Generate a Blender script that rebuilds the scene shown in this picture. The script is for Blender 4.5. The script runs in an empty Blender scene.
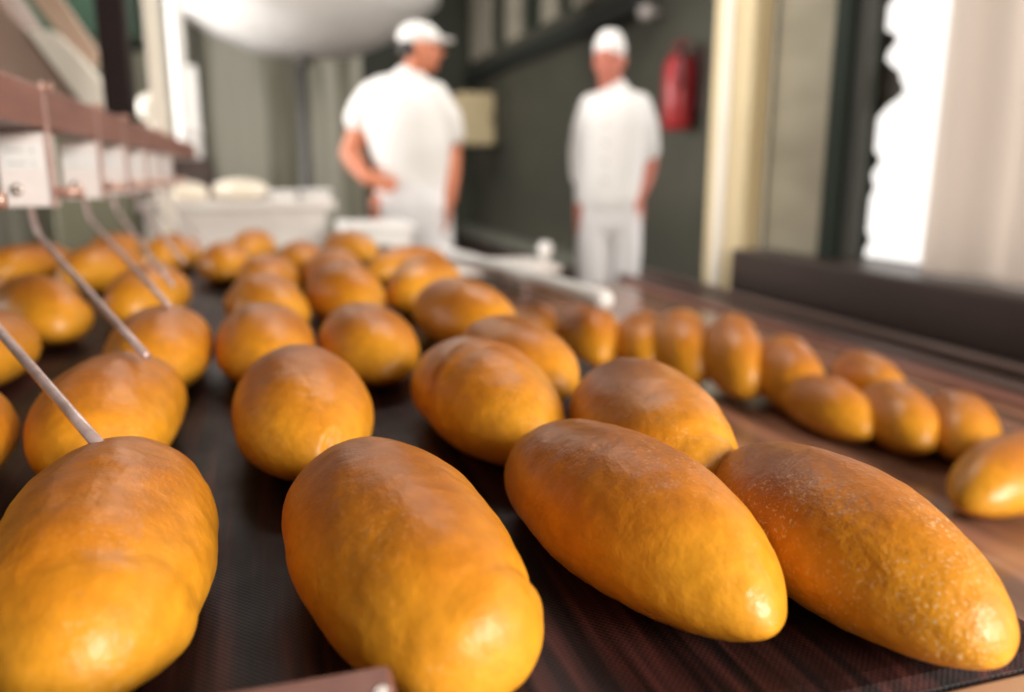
import bpy, bmesh, math, random
from mathutils import Vector, Matrix, noise
R = math.radians
random.seed(4)
col = bpy.context.scene.collection
PI = math.pi
# ------------------------------------------------------------------ camera frame (1024 x 692)
FPX, VX, VY = 800.0, 265.0, 172.0
TH = math.atan((346-VY)/FPX)                 # pitch down
PS = math.atan((512-VX)/FPX*math.cos(TH))    # heading, to the right of +Y
CZ = 1.06
BELT = CZ-.27
LOW = CZ-.46                             # second belt, lower than the first

def ray(px, py):
    a = (px-512)/FPX; b = (346-py)/FPX
    F = math.cos(TH)+b*math.sin(TH); U = -math.sin(TH)+b*math.cos(TH)
    return Vector((F*math.sin(PS)+a*math.cos(PS), F*math.cos(PS)-a*math.sin(PS), U))
def atY(px, py, Y):
    r = ray(px, py); return r*(Y/r.y)+Vector((0, 0, CZ))
def atX(px, py, X):
    r = ray(px, py); return r*(X/r.x)+Vector((0, 0, CZ))
def atZ(px, py, Z):
    r = ray(px, py); return r*((Z-CZ)/r.z)+Vector((0, 0, CZ))

# ------------------------------------------------------------------ materials
def newmat(name):
    m = bpy.data.materials.new(name); m.use_nodes = True
    nt = m.node_tree; b = nt.nodes['Principled BSDF']
    return m, nt, b
def N(nt, t, **k):
    n = nt.nodes.new(t)
    for a, v in k.items():
        if a in n.inputs: n.inputs[a].default_value = v
        else: setattr(n, a, v)
    return n
def ramp(nt, fac, stops):
    r = nt.nodes.new('ShaderNodeValToRGB'); e = r.color_ramp.elements
    while len(e) < len(stops): e.new(.5)
    for i, (p, c) in enumerate(stops):
        e[i].position = p; e[i].color = (*c, 1) if len(c) == 3 else c
    nt.links.new(fac, r.inputs[0]); return r
def mat(name, c, rough=.6, metal=0, c2=None, scale=20, stretch=(1, 1, 1), bump=0, bscale=None, spec=.5, sss=0):
    m, nt, b = newmat(name)
    b.inputs['Base Color'].default_value = (*c, 1); b.inputs['Roughness'].default_value = rough
    b.inputs['Metallic'].default_value = metal; b.inputs['Specular IOR Level'].default_value = spec
    tc = nt.nodes.new('ShaderNodeTexCoord'); mp = nt.nodes.new('ShaderNodeMapping')
    mp.inputs['Scale'].default_value = stretch; nt.links.new(tc.outputs['Object'], mp.inputs[0])
    no = N(nt, 'ShaderNodeTexNoise', Scale=scale, Detail=4.0); nt.links.new(mp.outputs[0], no.inputs['Vector'])
    c2 = c2 or tuple(x*.78 for x in c)
    rp = ramp(nt, no.outputs['Fac'], [(.3, c2), (.7, c)]); nt.links.new(rp.outputs[0], b.inputs['Base Color'])
    if bump:
        n2 = N(nt, 'ShaderNodeTexNoise', Scale=bscale or scale*3, Detail=3.0); nt.links.new(mp.outputs[0], n2.inputs['Vector'])
        bp = N(nt, 'ShaderNodeBump', Strength=bump, Distance=.002); nt.links.new(n2.outputs['Fac'], bp.inputs['Height'])
        nt.links.new(bp.outputs[0], b.inputs['Normal'])
    return m

def crust_mat(name, fleck):
    m, nt, b = newmat(name); L = nt.links.new
    tc = nt.nodes.new('ShaderNodeTexCoord'); oi = nt.nodes.new('ShaderNodeObjectInfo')
    off = N(nt, 'ShaderNodeVectorMath', operation='MULTIPLY_ADD'); off.inputs[1].default_value = (1, 1, 1)
    cmb = nt.nodes.new('ShaderNodeCombineXYZ')
    mr = N(nt, 'ShaderNodeMath', operation='MULTIPLY'); mr.inputs[1].default_value = 7.0
    L(oi.outputs['Random'], mr.inputs[0]); L(mr.outputs[0], cmb.inputs[0]); L(mr.outputs[0], cmb.inputs[1])
    L(tc.outputs['Object'], off.inputs[0]); L(cmb.outputs[0], off.inputs[2])
    V = off.outputs[0]
    sep = nt.nodes.new('ShaderNodeSeparateXYZ'); L(tc.outputs['Generated'], sep.inputs[0])
    n1 = N(nt, 'ShaderNodeTexNoise', Scale=9.0, Detail=5.0, Roughness=.6); L(V, n1.inputs['Vector'])
    # baked pattern: pale band low on the flank, gold above, brown on the ridge; tail end darkened as painted shade away from the front light
    a = N(nt, 'ShaderNodeMath', operation='MULTIPLY'); a.inputs[1].default_value = .62; L(sep.outputs[2], a.inputs[0])
    b1 = N(nt, 'ShaderNodeMath', operation='MULTIPLY_ADD'); b1.inputs[1].default_value = .16; L(sep.outputs[1], b1.inputs[0]); L(a.outputs[0], b1.inputs[2])
    c1 = N(nt, 'ShaderNodeMath', operation='MULTIPLY_ADD'); c1.inputs[1].default_value = .5; L(n1.outputs['Fac'], c1.inputs[0]); L(b1.outputs[0], c1.inputs[2])
    rp = ramp(nt, c1.outputs[0], [(.15, (.50, .145, .006)), (.42, (.78, .37, .026)), (.66, (.71, .285, .016)), (.84, (.56, .180, .008)), (1.0, (.38, .105, .008))])
    rp.color_ramp.interpolation = 'B_SPLINE'
    # fine mottling
    n2 = N(nt, 'ShaderNodeTexNoise', Scale=90.0, Detail=4.0); L(V, n2.inputs['Vector'])
    r2 = ramp(nt, n2.outputs['Fac'], [(.3, (.86, .84, .80)), (.7, (1.08, 1.08, 1.1))])
    mx = N(nt, 'ShaderNodeMix', data_type='RGBA', blend_type='MULTIPLY'); mx.inputs[0].default_value = 1
    L(rp.outputs[0], mx.inputs[6]); L(r2.outputs[0], mx.inputs[7])
    # flour flecks and a light dusting in patches
    n3 = N(nt, 'ShaderNodeTexNoise', Scale=420.0, Detail=2.0); L(V, n3.inputs['Vector'])
    n4 = N(nt, 'ShaderNodeTexNoise', Scale=14.0, Detail=3.0); L(V, n4.inputs['Vector'])
    mm = N(nt, 'ShaderNodeMath', operation='MULTIPLY'); 
    s3 = ramp(nt, n3.outputs['Fac'], [(.57, (0, 0, 0)), (.70, (1, 1, 1))]); s4 = ramp(nt, n4.outputs['Fac'], [(.44 if fleck > .5 else .5, (fleck*.08,)*3), (.62, (fleck,)*3)])
    L(s3.outputs[0], mm.inputs[0]); L(s4.outputs[0], mm.inputs[1])
    m2 = N(nt, 'ShaderNodeMix', data_type='RGBA'); L(mm.outputs[0], m2.inputs[0]); L(mx.outputs[2], m2.inputs[6]); m2.inputs[7].default_value = (.90, .70, .42, 1)
    L(m2.outputs[2], b.inputs['Base Color'])
    rr = ramp(nt, n1.outputs['Fac'], [(.3, (.27,)*3), (.7, (.44,)*3)]); L(rr.outputs[0], b.inputs['Roughness'])
    b.inputs['Specular IOR Level'].default_value = .42
    b.inputs['Subsurface Weight'].default_value = .0
    h1 = N(nt, 'ShaderNodeTexNoise', Scale=170.0, Detail=3.0, Roughness=.6); L(V, h1.inputs['Vector'])
    mp = nt.nodes.new('ShaderNodeMapping'); mp.inputs['Scale'].default_value = (1.0, .45, 1.0); L(V, mp.inputs[0])
    h2 = N(nt, 'ShaderNodeTexNoise', Scale=48.0, Detail=3.0); L(mp.outputs[0], h2.inputs['Vector'])
    bp = N(nt, 'ShaderNodeBump', Strength=.30+.5*fleck, Distance=.0016); L(h1.outputs['Fac'], bp.inputs['Height'])
    bp2 = N(nt, 'ShaderNodeBump', Strength=.30+.35*fleck, Distance=.003); L(h2.outputs['Fac'], bp2.inputs['Height']); L(bp.outputs[0], bp2.inputs['Normal'])
    L(bp2.outputs[0], b.inputs['Normal'])
    return m

def belt_mat(name, dark, red, grey, rough, sx):
    m, nt, b = newmat(name); L = nt.links.new
    tc = nt.nodes.new('ShaderNodeTexCoord')
    def stripes(scale, st):
        mp = nt.nodes.new('ShaderNodeMapping'); mp.inputs['Scale'].default_value = st; L(tc.outputs['Object'], mp.inputs[0])
        n = N(nt, 'ShaderNodeTexNoise', Scale=scale, Detail=3.0, Roughness=.55); L(mp.outputs[0], n.inputs['Vector']); return n
    s1 = stripes(sx, (1, .03, 1)); s2 = stripes(sx*2.2, (1, .05, 1)); s3 = stripes(30, (1, .6, 1))
    c1 = ramp(nt, s1.outputs['Fac'], [(.42, dark), (.56, red), (.66, dark), (.75, grey)])
    c2 = ramp(nt, s2.outputs['Fac'], [(.42, (.55, .55, .55)), (.68, (1.5, 1.45, 1.45))])
    mx = N(nt, 'ShaderNodeMix', data_type='RGBA', blend_type='MULTIPLY'); mx.inputs[0].default_value = 1
    L(c1.outputs[0], mx.inputs[6]); L(c2.outputs[0], mx.inputs[7])
    L(mx.outputs[2], b.inputs['Base Color'])
    r = ramp(nt, s3.outputs['Fac'], [(.3, (rough-.06,)*3), (.7, (rough+.08,)*3)]); L(r.outputs[0], b.inputs['Roughness'])
    return m, nt, b, tc

M = {}
M['crust'] = crust_mat('golden_crust', .22)
M['floury'] = crust_mat('floury_golden_crust', .75)
bm_, nt, b, tc = belt_mat('woven_belt', (.011, .006, .006), (.058, .018, .015), (.095, .068, .062), .46, 42)
L = nt.links.new
mp = nt.nodes.new('ShaderNodeMapping'); mp.inputs['Rotation'].default_value = (0, 0, R(45)); L(tc.outputs['Object'], mp.inputs[0])
w1 = N(nt, 'ShaderNodeTexWave', Scale=110.0, Distortion=.0); L(mp.outputs[0], w1.inputs['Vector'])
w2 = N(nt, 'ShaderNodeTexWave', Scale=110.0, Distortion=.0, bands_direction='Y'); L(mp.outputs[0], w2.inputs['Vector'])
ad = N(nt, 'ShaderNodeMath', operation='ADD'); L(w1.outputs['Fac'], ad.inputs[0]); L(w2.outputs['Fac'], ad.inputs[1])
bp = N(nt, 'ShaderNodeBump', Strength=.12, Distance=.001); L(ad.outputs[0], bp.inputs['Height']); L(bp.outputs[0], b.inputs['Normal'])
b.inputs['Specular IOR Level'].default_value = .22
M['belt'] = bm_
M['smooth_belt'] = belt_mat('smooth_belt', (.27, .125, .075), (.36, .185, .12), (.44, .26, .19), .15, 9)[0]
M['brown_paint'] = mat('brown_paint', (.30, .125, .090), .42, 0, (.20, .075, .055), 30, (1, .15, 1), .3)
M['dark_brown'] = mat('dark_brown_steel', (.060, .036, .030), .45, 0, (.035, .022, .018), 12, (1, .1, 1), .1)
M['steel'] = mat('brushed_steel', (.34, .25, .22), .32, .8, (.20, .14, .13), 25, (1, .05, 1))
M['wire'] = mat('probe_wire', (.78, .62, .60), .28, .45, (.50, .36, .34), 60, (1, 1, 1), .2)
M['box'] = mat('pale_housing', (.90, .83, .81), .4, 0, (.86, .78, .75), 60, (1, 1, 1), .1)
M['copper'] = mat('coppery_rod', (.74, .50, .42), .28, .5, (.60, .36, .28), 50)
M['strap'] = mat('strap_metal', (.62, .43, .38), .35, .5, (.40, .22, .18), 120, (1, 1, 1), .3)
M['label'] = mat('white_label', (.90, .89, .88), .5, 0, (.86, .85, .84), 40)
M['ink'] = mat('label_ink', (.10, .10, .11), .6)
M['faint_ink'] = mat('faint_ink', (.50, .49, .49), .6)
M['white_paint'] = mat('white_paint', (.84, .79, .75), .4, 0, (.76, .70, .66), 10)
M['white_plastic'] = mat('white_plastic', (.90, .88, .86), .35, 0, (.84, .82, .80), 8)
M['hood_tan'] = mat('machine_tan', (.40, .28, .22), .5, 0, (.30, .20, .155), 3)
M['cream'] = mat('cream_paint', (.95, .90, .80), .45, 0, (.90, .84, .72), 4)
M['tan'] = mat('tan_paint', (.58, .42, .32), .5, 0, (.45, .31, .22), 6)
M['dark_post'] = mat('dark_brown_post', (.014, .005, .004), .6, 0, (.009, .004, .003), 6, spec=.2)
M['green_dark'] = mat('deep_green_paint', (.035, .085, .050), .5, 0, (.02, .05, .03), 3)
M['yellow'] = mat('cream_yellow_paint', (.80, .67, .42), .5, 0, (.68, .54, .30), 7, (3, 3, .2))
M['red'] = mat('red_enamel', (.30, .010, .013), .4, 0, (.22, .008, .010), 6)
M['beige'] = mat('beige_cabinet', (.62, .50, .30), .5, 0, (.50, .39, .22), 5)
M['side_wall'] = mat('dark_olive_wall', (.058, .054, .038), .65, 0, (.034, .034, .024), 1.6, (1, .5, 1), .1)
M['door_green'] = mat('dark_green_door', (.050, .055, .036), .6, 0, (.032, .036, .024), 2)
M['beam'] = mat('black_beam', (.012, .014, .012), .55)
M['rib'] = mat('light_mullion', (.34, .30, .24), .6, 0, (.25, .22, .17), 4)
M['kerb'] = mat('grey_green_kerb', (.16, .16, .13), .6, 0, (.11, .11, .09), 5)
M['floor'] = mat('concrete_floor', (.12, .095, .075), .6, 0, (.08, .065, .052), 2, (1, 1, 1), .2)
M['ceiling'] = mat('ceiling_paint', (.22, .21, .18), .8, 0, (.16, .16, .13), 2)
M['wall_left'] = mat('left_wall_paint', (.20, .19, .14), .7, 0, (.15, .145, .105), 2)
M['olive_panel'] = mat('olive_brick_paint', (.34, .305, .22), .6, 0, (.24, .215, .15), 2.2, (1, 1, 3.0), .2)
M['frame_green'] = mat('green_frame', (.012, .022, .013), .6, spec=.25)
M['glove'] = mat('pole_grey', (.10, .095, .088), .5)
M['skin'] = mat('skin', (.62, .225, .120), .5, 0, (.54, .175, .090), 9)
M['skin2'] = mat('ruddy_skin', (.60, .20, .13), .5, 0, (.50, .150, .100), 9)
M['shirt'] = mat('white_cotton', (.80, .78, .76), .8, 0, (.76, .74, .72), 7, (1, 1, .5), .3, 14)
M['trouser'] = mat('white_trousers', (.80, .78, .78), .8, 0, (.74, .72, .73), 6, (2, 2, .4), .3, 12)
M['hair'] = mat('dark_hair', (.03, .022, .018), .6)
M['grey_hair'] = mat('grey_hair', (.22, .19, .17), .6)
M['eye'] = mat('eye', (.05, .035, .03), .2)
M['lip'] = mat('lip', (.45, .13, .10), .5)
M['shoe'] = mat('white_shoe', (.70, .69, .67), .5)
M['dough'] = mat('flour_dusted_dough', (.88, .83, .74), .6, 0, (.80, .70, .55), 9, (1, 1, 1), .3)
M['silver'] = mat('bolt_head', (.75, .66, .60), .25, .8)

def wavy_wall():
    m, nt, b = newmat('corrugated_sheet'); L = nt.links.new
    tc = nt.nodes.new('ShaderNodeTexCoord'); mp = nt.nodes.new('ShaderNodeMapping'); mp.inputs['Scale'].default_value = (1, 1, .05); L(tc.outputs['Object'], mp.inputs[0])
    n = N(nt, 'ShaderNodeTexNoise', Scale=3.2, Detail=4.0, Roughness=.65); L(mp.outputs[0], n.inputs['Vector'])
    r = ramp(nt, n.outputs['Fac'], [(.38, (.19, .175, .120)), (.50, (.30, .28, .21)), (.60, (.56, .53, .44))])
    L(r.outputs[0], b.inputs['Base Color']); b.inputs['Roughness'].default_value = .55
    return m
M['corrugated'] = wavy_wall()

def sheer_mat():
    m, nt, b = newmat('sheer_cloth'); L = nt.links.new
    b.inputs['Base Color'].default_value = (.80, .755, .70, 1); b.inputs['Roughness'].default_value = .8
    tr = N(nt, 'ShaderNodeBsdfTranslucent'); tr.inputs[0].default_value = (.86, .79, .73, 1)
    mx = nt.nodes.new('ShaderNodeMixShader'); mx.inputs[0].default_value = .72
    L(b.outputs[0], mx.inputs[1]); L(tr.outputs[0], mx.inputs[2])
    L(mx.outputs[0], nt.nodes['Material Output'].inputs[0]); return m
M['sheer'] = sheer_mat()

# ------------------------------------------------------------------ builders
def link(name, me, m, parent=None, smooth=True):
    me.name = name; o = bpy.data.objects.new(name, me); col.objects.link(o)
    if m is not None: me.materials.append(m)
    if smooth: me.polygons.foreach_set('use_smooth', [True]*len(me.polygons))
    if parent is not None: o.parent = parent
    return o
def tobj(bm, name, m, parent=None, smooth=False):
    bmesh.ops.recalc_face_normals(bm, faces=bm.faces[:])
    me = bpy.data.meshes.new(name); bm.to_mesh(me); bm.free()
    return link(name, me, m, parent, smooth)
def tag(o, label=None, cat=None, group=None, kind=None):
    if label: o['label'] = label
    if cat: o['category'] = cat
    if group: o['group'] = group
    if kind: o['kind'] = kind
    return o
def empty(name, loc=(0, 0, 0), rz=0):
    o = bpy.data.objects.new(name, None); col.objects.link(o); o.location = loc; o.rotation_euler.z = rz; o.empty_display_size = .1
    return o
def box(bm, x0, x1, y0, y1, z0, z1, bev=0.0, seg=2):
    vs = [bm.verts.new((x, y, z)) for x in (x0, x1) for y in (y0, y1) for z in (z0, z1)]
    fs = [bm.faces.new([vs[i] for i in q]) for q in ((0, 1, 3, 2), (4, 6, 7, 5), (0, 4, 5, 1), (2, 3, 7, 6), (0, 2, 6, 4), (1, 5, 7, 3))]
    if bev:
        es = list({e for f in fs for e in f.edges})
        bmesh.ops.bevel(bm, geom=es, offset=bev, segments=seg, affect='EDGES', profile=.5)
def cyl(bm, p, q, r, seg=20, r2=None):
    p = Vector(p); q = Vector(q); d = q-p; r2 = r if r2 is None else r2
    rot = d.to_track_quat('Z', 'Y').to_matrix().to_4x4()
    bmesh.ops.create_cone(bm, cap_ends=True, segments=seg, radius1=r, radius2=r2, depth=d.length, matrix=Matrix.Translation((p+q)/2) @ rot)
def tubepath(bm, pts, r, seg=12, cap=True):
    rings = []; up = Vector((.3, .1, 1)).normalized()
    for i, p in enumerate(pts):
        p = Vector(p); a = Vector(pts[max(i-1, 0)]); c = Vector(pts[min(i+1, len(pts)-1)]); d = (c-a).normalized()
        u = d.cross(up).normalized(); v = u.cross(d)
        rr = r[i] if isinstance(r, (list, tuple)) else r
        rings.append([bm.verts.new(p+(u*math.cos(t)+v*math.sin(t))*rr) for t in [2*PI*k/seg for k in range(seg)]])
    for a, c in zip(rings, rings[1:]):
        for k in range(seg): bm.faces.new((a[k], a[(k+1) % seg], c[(k+1) % seg], c[k]))
    if cap: bm.faces.new(rings[0]); bm.faces.new(rings[-1])
def bez(p0, p1, p2, n):
    p0, p1, p2 = Vector(p0), Vector(p1), Vector(p2)
    return [p0*(1-t)**2+p1*2*t*(1-t)+p2*t*t for t in [i/n for i in range(n+1)]]
def prism(bm, poly, d):
    """poly: list of 3-D points, extruded by the vector d"""
    d = Vector(d); a = [bm.verts.new(Vector(p)) for p in poly]; b = [bm.verts.new(Vector(p)+d) for p in poly]; n = len(poly)
    bm.faces.new(a); bm.faces.new(b[::-1])
    for i in range(n): bm.faces.new((a[i], b[i], b[(i+1) % n], a[(i+1) % n]))

# ------------------------------------------------------------------ loaves
def loaf_mesh(seed, L_, W_, H_, nu=90, nt_=64, exf=.56, exb=.56, folds=(), pinch=None, lump=1.0, skew=0.0, bend=0.0):
    """a torpedo roll lying along Y; the -Y end is the front end"""
    bm = bmesh.new(); rings = []
    so = Vector((seed*3.1, seed*1.7, seed*.9))
    us = [-math.cos(PI*i/nu) for i in range(1, nu)]
    def pt(u, t):
        ex = exf if u < 0 else exb
        u2 = u
        r = max(1-abs(u2)**2.15, 0)**ex
        ct, st = math.cos(t), math.sin(t)
        zc = .40*H_
        x = r*W_/2*ct*(1+.04*ct*skew); z = zc*(.80+.20*r)+r*(.60*H_ if st > 0 else .42*H_)*st
        y = u*L_/2
        n = Vector((ct, u*.6, st)).normalized()
        q = Vector((x/.13, y/.13, z/.1))
        d = .0040*lump*noise.noise(q*1.3+so)+.0016*lump*noise.noise(q*3.6+so*2)+.0005*noise.noise(q*11+so)
        for (u0, tilt, ph, dep, wd, step) in folds:
            uu = u-u0-tilt*math.cos(t-ph)
            amp = (.5+.5*math.cos(t-ph))**.8
            d -= dep*amp*math.exp(-(uu/wd)**2)
            d += step*amp*(math.exp(-((uu+wd*2.2)/(wd*2.4))**2))
        if pinch:
            (pu, pt_, dep, wd) = pinch
            dd = ((u-pu)/wd)**2+((((t-pt_+PI) % (2*PI))-PI)*r/(wd*1.6))**2
            a = math.atan2(u-pu, ((t-pt_+PI) % (2*PI))-PI)
            d -= dep*math.exp(-dd)*(1.0+.5*math.cos(3*a+math.sqrt(dd)*2.2))
            d += dep*.45*math.exp(-(math.sqrt(dd)-1.5)**2*2.5)
        p = Vector((x, y, z))+n*d*min(1, r*2.2)
        p.x += bend*(u*u-.3)
        # settle flat on the belt
        if p.z < .004: p.z = .004-.004*math.tanh((.004-p.z)/.004)
        return p
    for u in us:
        rings.append([bm.verts.new(pt(u, 2*PI*k/nt_)) for k in range(nt_)])
    a = bm.verts.new(pt(-1, 0)); c = bm.verts.new(pt(1, 0))
    for r0, r1 in zip(rings, rings[1:]):
        for k in range(nt_): bm.faces.new((r0[k], r0[(k+1) % nt_], r1[(k+1) % nt_], r1[k]))
    for k in range(nt_):
        bm.faces.new((a, rings[0][(k+1) % nt_], rings[0][k])); bm.faces.new((c, rings[-1][k], rings[-1][(k+1) % nt_]))
    return bm
G1 = 'golden loaves on the wide dark belt'
G2 = 'golden loaves on the lower side belt'
def own_loaf(seed, X, Y, yaw, L_, W_, H_, label, z=BELT, group=G1, m='crust', **k):
    o = tobj(loaf_mesh(seed, L_, W_, H_, 150, 110, **k), 'bread_loaf', M[m], None, True)
    o.location = (X, Y, z); o.rotation_euler.z = -yaw
    return tag(o, label, 'bread', group)
# row nearest the camera and the second row: each loaf its own shape
own_loaf(1, -.108, .511, -.030, .285, .128, .098, 'large glossy loaf in the near left corner with the lowest wire probe touching its back', exf=.50, exb=.50, folds=((-.62, .10, 5.9, .0022, .06, .003),))
own_loaf(2, .064, .464, -.150, .288, .127, .100, 'large loaf at the belt front edge with a creased knob on its near right end', exf=.44, exb=.54, folds=((-.74, .13, 5.7, .0035, .040, .0018),))
own_loaf(3, .222, .468, -.155, .285, .121, .096, 'smooth torpedo loaf in the front row, second from the right, pointed near end', exf=.60, exb=.52, lump=.6)
own_loaf(4, .341, .405, .000, .262, .114, .088, 'rightmost loaf of the front row, brown and speckled with flour', exf=.54, exb=.62, lump=.7, m='floury')
own_loaf(5, -.155, .820, .008, .285, .131, .097, 'plump loaf directly behind the near left one, under the second wire probe', exf=.48, exb=.48)
own_loaf(6, .021, .780, -.014, .293, .129, .102, 'egg-shaped loaf standing clear in the second row, small pinched seam at its near end', exf=.50, exb=.48, pinch=(-.94, .9, .0026, .05))
own_loaf(7, .200, .765, -.070, .294, .130, .103, 'second-row loaf with a diagonal folded seam across its top', exf=.56, exb=.50, folds=((-.34, .36, 1.75, .0036, .030, .0020),))
own_loaf(8, .316, .627, .159, .287, .129, .099, 'darker loaf wedged behind the two rightmost front-row loaves', exf=.50, exb=.50, folds=((-.82, .10, .4, .003, .05, .002),))
variants = []
for s, k in enumerate([dict(exf=.48, exb=.50), dict(exf=.50, exb=.48, folds=((-.45, .28, 5.2, .006, .07, .006),)), dict(exf=.54, exb=.5, lump=.7),
                       dict(exf=.50, exb=.52, bend=.02), dict(exf=.48, exb=.50, folds=((-.15, .35, 1.2, .004, .06, .003),))]):
    bm = loaf_mesh(20+s, .29, .13, .10, 60, 48, **k)
    bmesh.ops.recalc_face_normals(bm, faces=bm.faces[:])
    me = bpy.data.meshes.new('bread_loaf'); bm.to_mesh(me); bm.free(); me.materials.append(M['crust'])
    me.polygons.foreach_set('use_smooth', [True]*len(me.polygons)); variants.append(me)
proto = None
def more_loaf(v, X, Y, yaw, L_, W_, H_, label, z=BELT, group=G1, rx=0, ry=0):
    global proto
    o = bpy.data.objects.new('bread_loaf', variants[v]) if proto is None else proto.copy()
    proto = proto or o
    o.data = variants[v]; col.objects.link(o)
    o.location = (X, Y, z); o.rotation_euler = (rx, ry, -yaw); o.scale = (W_/.13, L_/.29, H_/.10)
    return tag(o, label, 'bread', group)
rows = [
 (0, -.291, .735, 0, .29, .13, .10, 'loaf cut by the left picture edge beside the second-row corner loaf'),
 (2, -.371, 1.173, -.042, .285, .13, .094, 'loaf cut by the left picture edge, level with the third row'),
 (0, -.144, 1.111, -.041, .287, .129, .097, 'third-row loaf under the tip of the third wire probe'),
 (2, -.013, 1.106, -.016, .287, .13, .097, 'third-row loaf right behind the egg-shaped one with the pinched seam'),
 (2, .120, 1.076, -.038, .286, .127, .095, 'rounded third-row loaf with a shiny near end in the gap beside the seamed loaf'),
 (2, .286, 1.211, -.171, .292, .13, .108, 'bright yellow loaf just behind the one with the diagonal fold'),
 (0, .285, .935, -.12, .26, .12, .092, 'loaf half hidden between the folded loaf and the darker wedged one'),
 (1, -.367, 1.453, -.444, .291, .129, .108, 'loaf with a deep crease near its near end, left side of the belt'),
 (1, -.218, 1.60, .163, .29, .13, .105, 'loaf under the merging tips of the fourth and fifth wire probes'),
 (4, -.012, 1.42, -.2, .28, .13, .098, 'fourth-row loaf in the column behind the pinched one'),
 (0, .128, 1.491, -.128, .295, .132, .111, 'fourth-row loaf behind the rounded loaf with a shiny end'),
 (4, .292, 1.560, .468, .293, .131, .106, 'fourth-row loaf angled to the right behind the bright yellow one'),
 (2, -.375, 2.05, .40, .289, .125, .108, 'angled loaf seen between the first two wire probes'),
 (0, -.50, 1.60, -.3, .28, .125, .10, 'pale-edged loaf behind the deeply creased one at left'),
 (2, -.60, 1.86, -.2, .28, .125, .10, 'far loaf at the left picture edge below the nearest probe housing'),
 (0, -.565, 2.22, .5, .28, .125, .10, 'far loaf lying across behind the nearest wire, left side'),
 (4, -.009, 1.76, .0, .28, .129, .099, 'fifth-row loaf peeping over the fourth-row one in the column behind the pinched loaf'),
 (0, -.107, 2.123, -.025, .291, .127, .102, 'sixth-row loaf beside the bare dark strip of belt'),
 (2, -.048, 2.60, .182, .289, .128, .099, 'farthest loaf left of the middle, before the white table'),
 (1, .071, 2.06, .031, .291, .122, .105, 'creased far loaf between the two middle columns'),
 (0, .225, 2.40, -.267, .294, .132, .102, 'dark far loaf at the end of the middle column, before the white cloth'),
 (2, .330, 2.00, .9, .28, .12, .09, 'far loaf lying crosswise in front of the left worker'),
 (4, -.257, 2.40, .193, .293, .132, .102, 'far loaf behind the tips of the last wire probes'),
 (0, .135, 1.80, -.05, .28, .13, .104, 'fifth-row loaf in the column behind the rounded shiny-ended one'),
 (2, -.42, 2.55, .3, .28, .13, .10, 'farthest loaf on the left, under the row of probe housings'),
]
for a in rows: more_loaf(*a)

# ------------------------------------------------------------------ main conveyor (wide dark belt)
cv = tag(empty('belt_conveyor', (0, 0, 0)), 'wide dark woven conveyor belt carrying the loaves in rows', 'conveyor')
BX0, BX1, BY0, BY1 = -.95, .43, atZ(940, 686, BELT).y, 3.05
bm = bmesh.new(); rr = .022; prof = []
for k in range(9):
    a = PI/2+PI*k/8; prof.append((BY0+rr+rr*math.cos(a), BELT-rr+rr*math.sin(a)))
for k in range(9):
    a = -PI/2+PI*k/8; prof.append((BY1-rr+rr*math.cos(a), BELT-rr+rr*math.sin(a)))
va = [bm.verts.new((BX0, y, z)) for y, z in prof]; vb = [bm.verts.new((BX1, y, z)) for y, z in prof]
for i in range(len(prof)): j = (i+1) % len(prof); bm.faces.new((va[i], va[j], vb[j], vb[i]))
bm.faces.new(va); bm.faces.new(vb[::-1])
tobj(bm, 'belt', M['belt'], cv)
bm = bmesh.new(); box(bm, BX0-.05, BX0-.005, BY0+.05, BY1-.02, BELT-.16, BELT+.012, .004); tobj(bm, 'side_frame', M['dark_brown'], cv)
bm = bmesh.new(); box(bm, BX0, BX1-.01, BY0+.06, BY1-.06, BELT-.15, BELT-.055, .004); tobj(bm, 'bed', M['dark_brown'], cv)
for x in (BX0+.02, BX1-.10):
    for y in (BY0+.12, BY1-.2):
        bm = bmesh.new(); box(bm, x, x+.06, y, y+.06, 0, BELT-.14, .004); tobj(bm, 'leg', M['dark_brown'], cv)
# tan nose plate beyond the near edge of the belt, and the brown stop bar
bm = bmesh.new(); p = atZ(1000, 683, BELT-.02)
box(bm, .06, .74, p.y-.12, BY0-.001, BELT-.045, BELT-.002, .003)
tag(tobj(bm, 'nose_plate', mat('worn_tan_plate', (.62, .38, .22), .4, 0, (.46, .26, .14), 14, (.2, 2, 1)), cv), 'worn tan metal plate')
q = atY(390, 662, .315)
sb = tag(empty('stop_bar', (0, 0, 0)), 'brown metal bar crossing the lower left edge of the picture in front of the belt', 'metal bar')
bm = bmesh.new(); box(bm, BX0-.13, q.x, .27, .315, q.z-.06, q.z, .003)
tobj(bm, 'bar', M['brown_paint'], sb)
bm = bmesh.new(); cyl(bm, (q.x-.006, .295, q.z-.002), (q.x-.006, .295, q.z+.001), .003); tobj(bm, 'screw', M['silver'], sb)
bm = bmesh.new(); box(bm, BX0-.12, BX0-.07, .275, .310, 0, q.z-.061, .003); tobj(bm, 'post', M['brown_paint'], sb)

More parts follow.
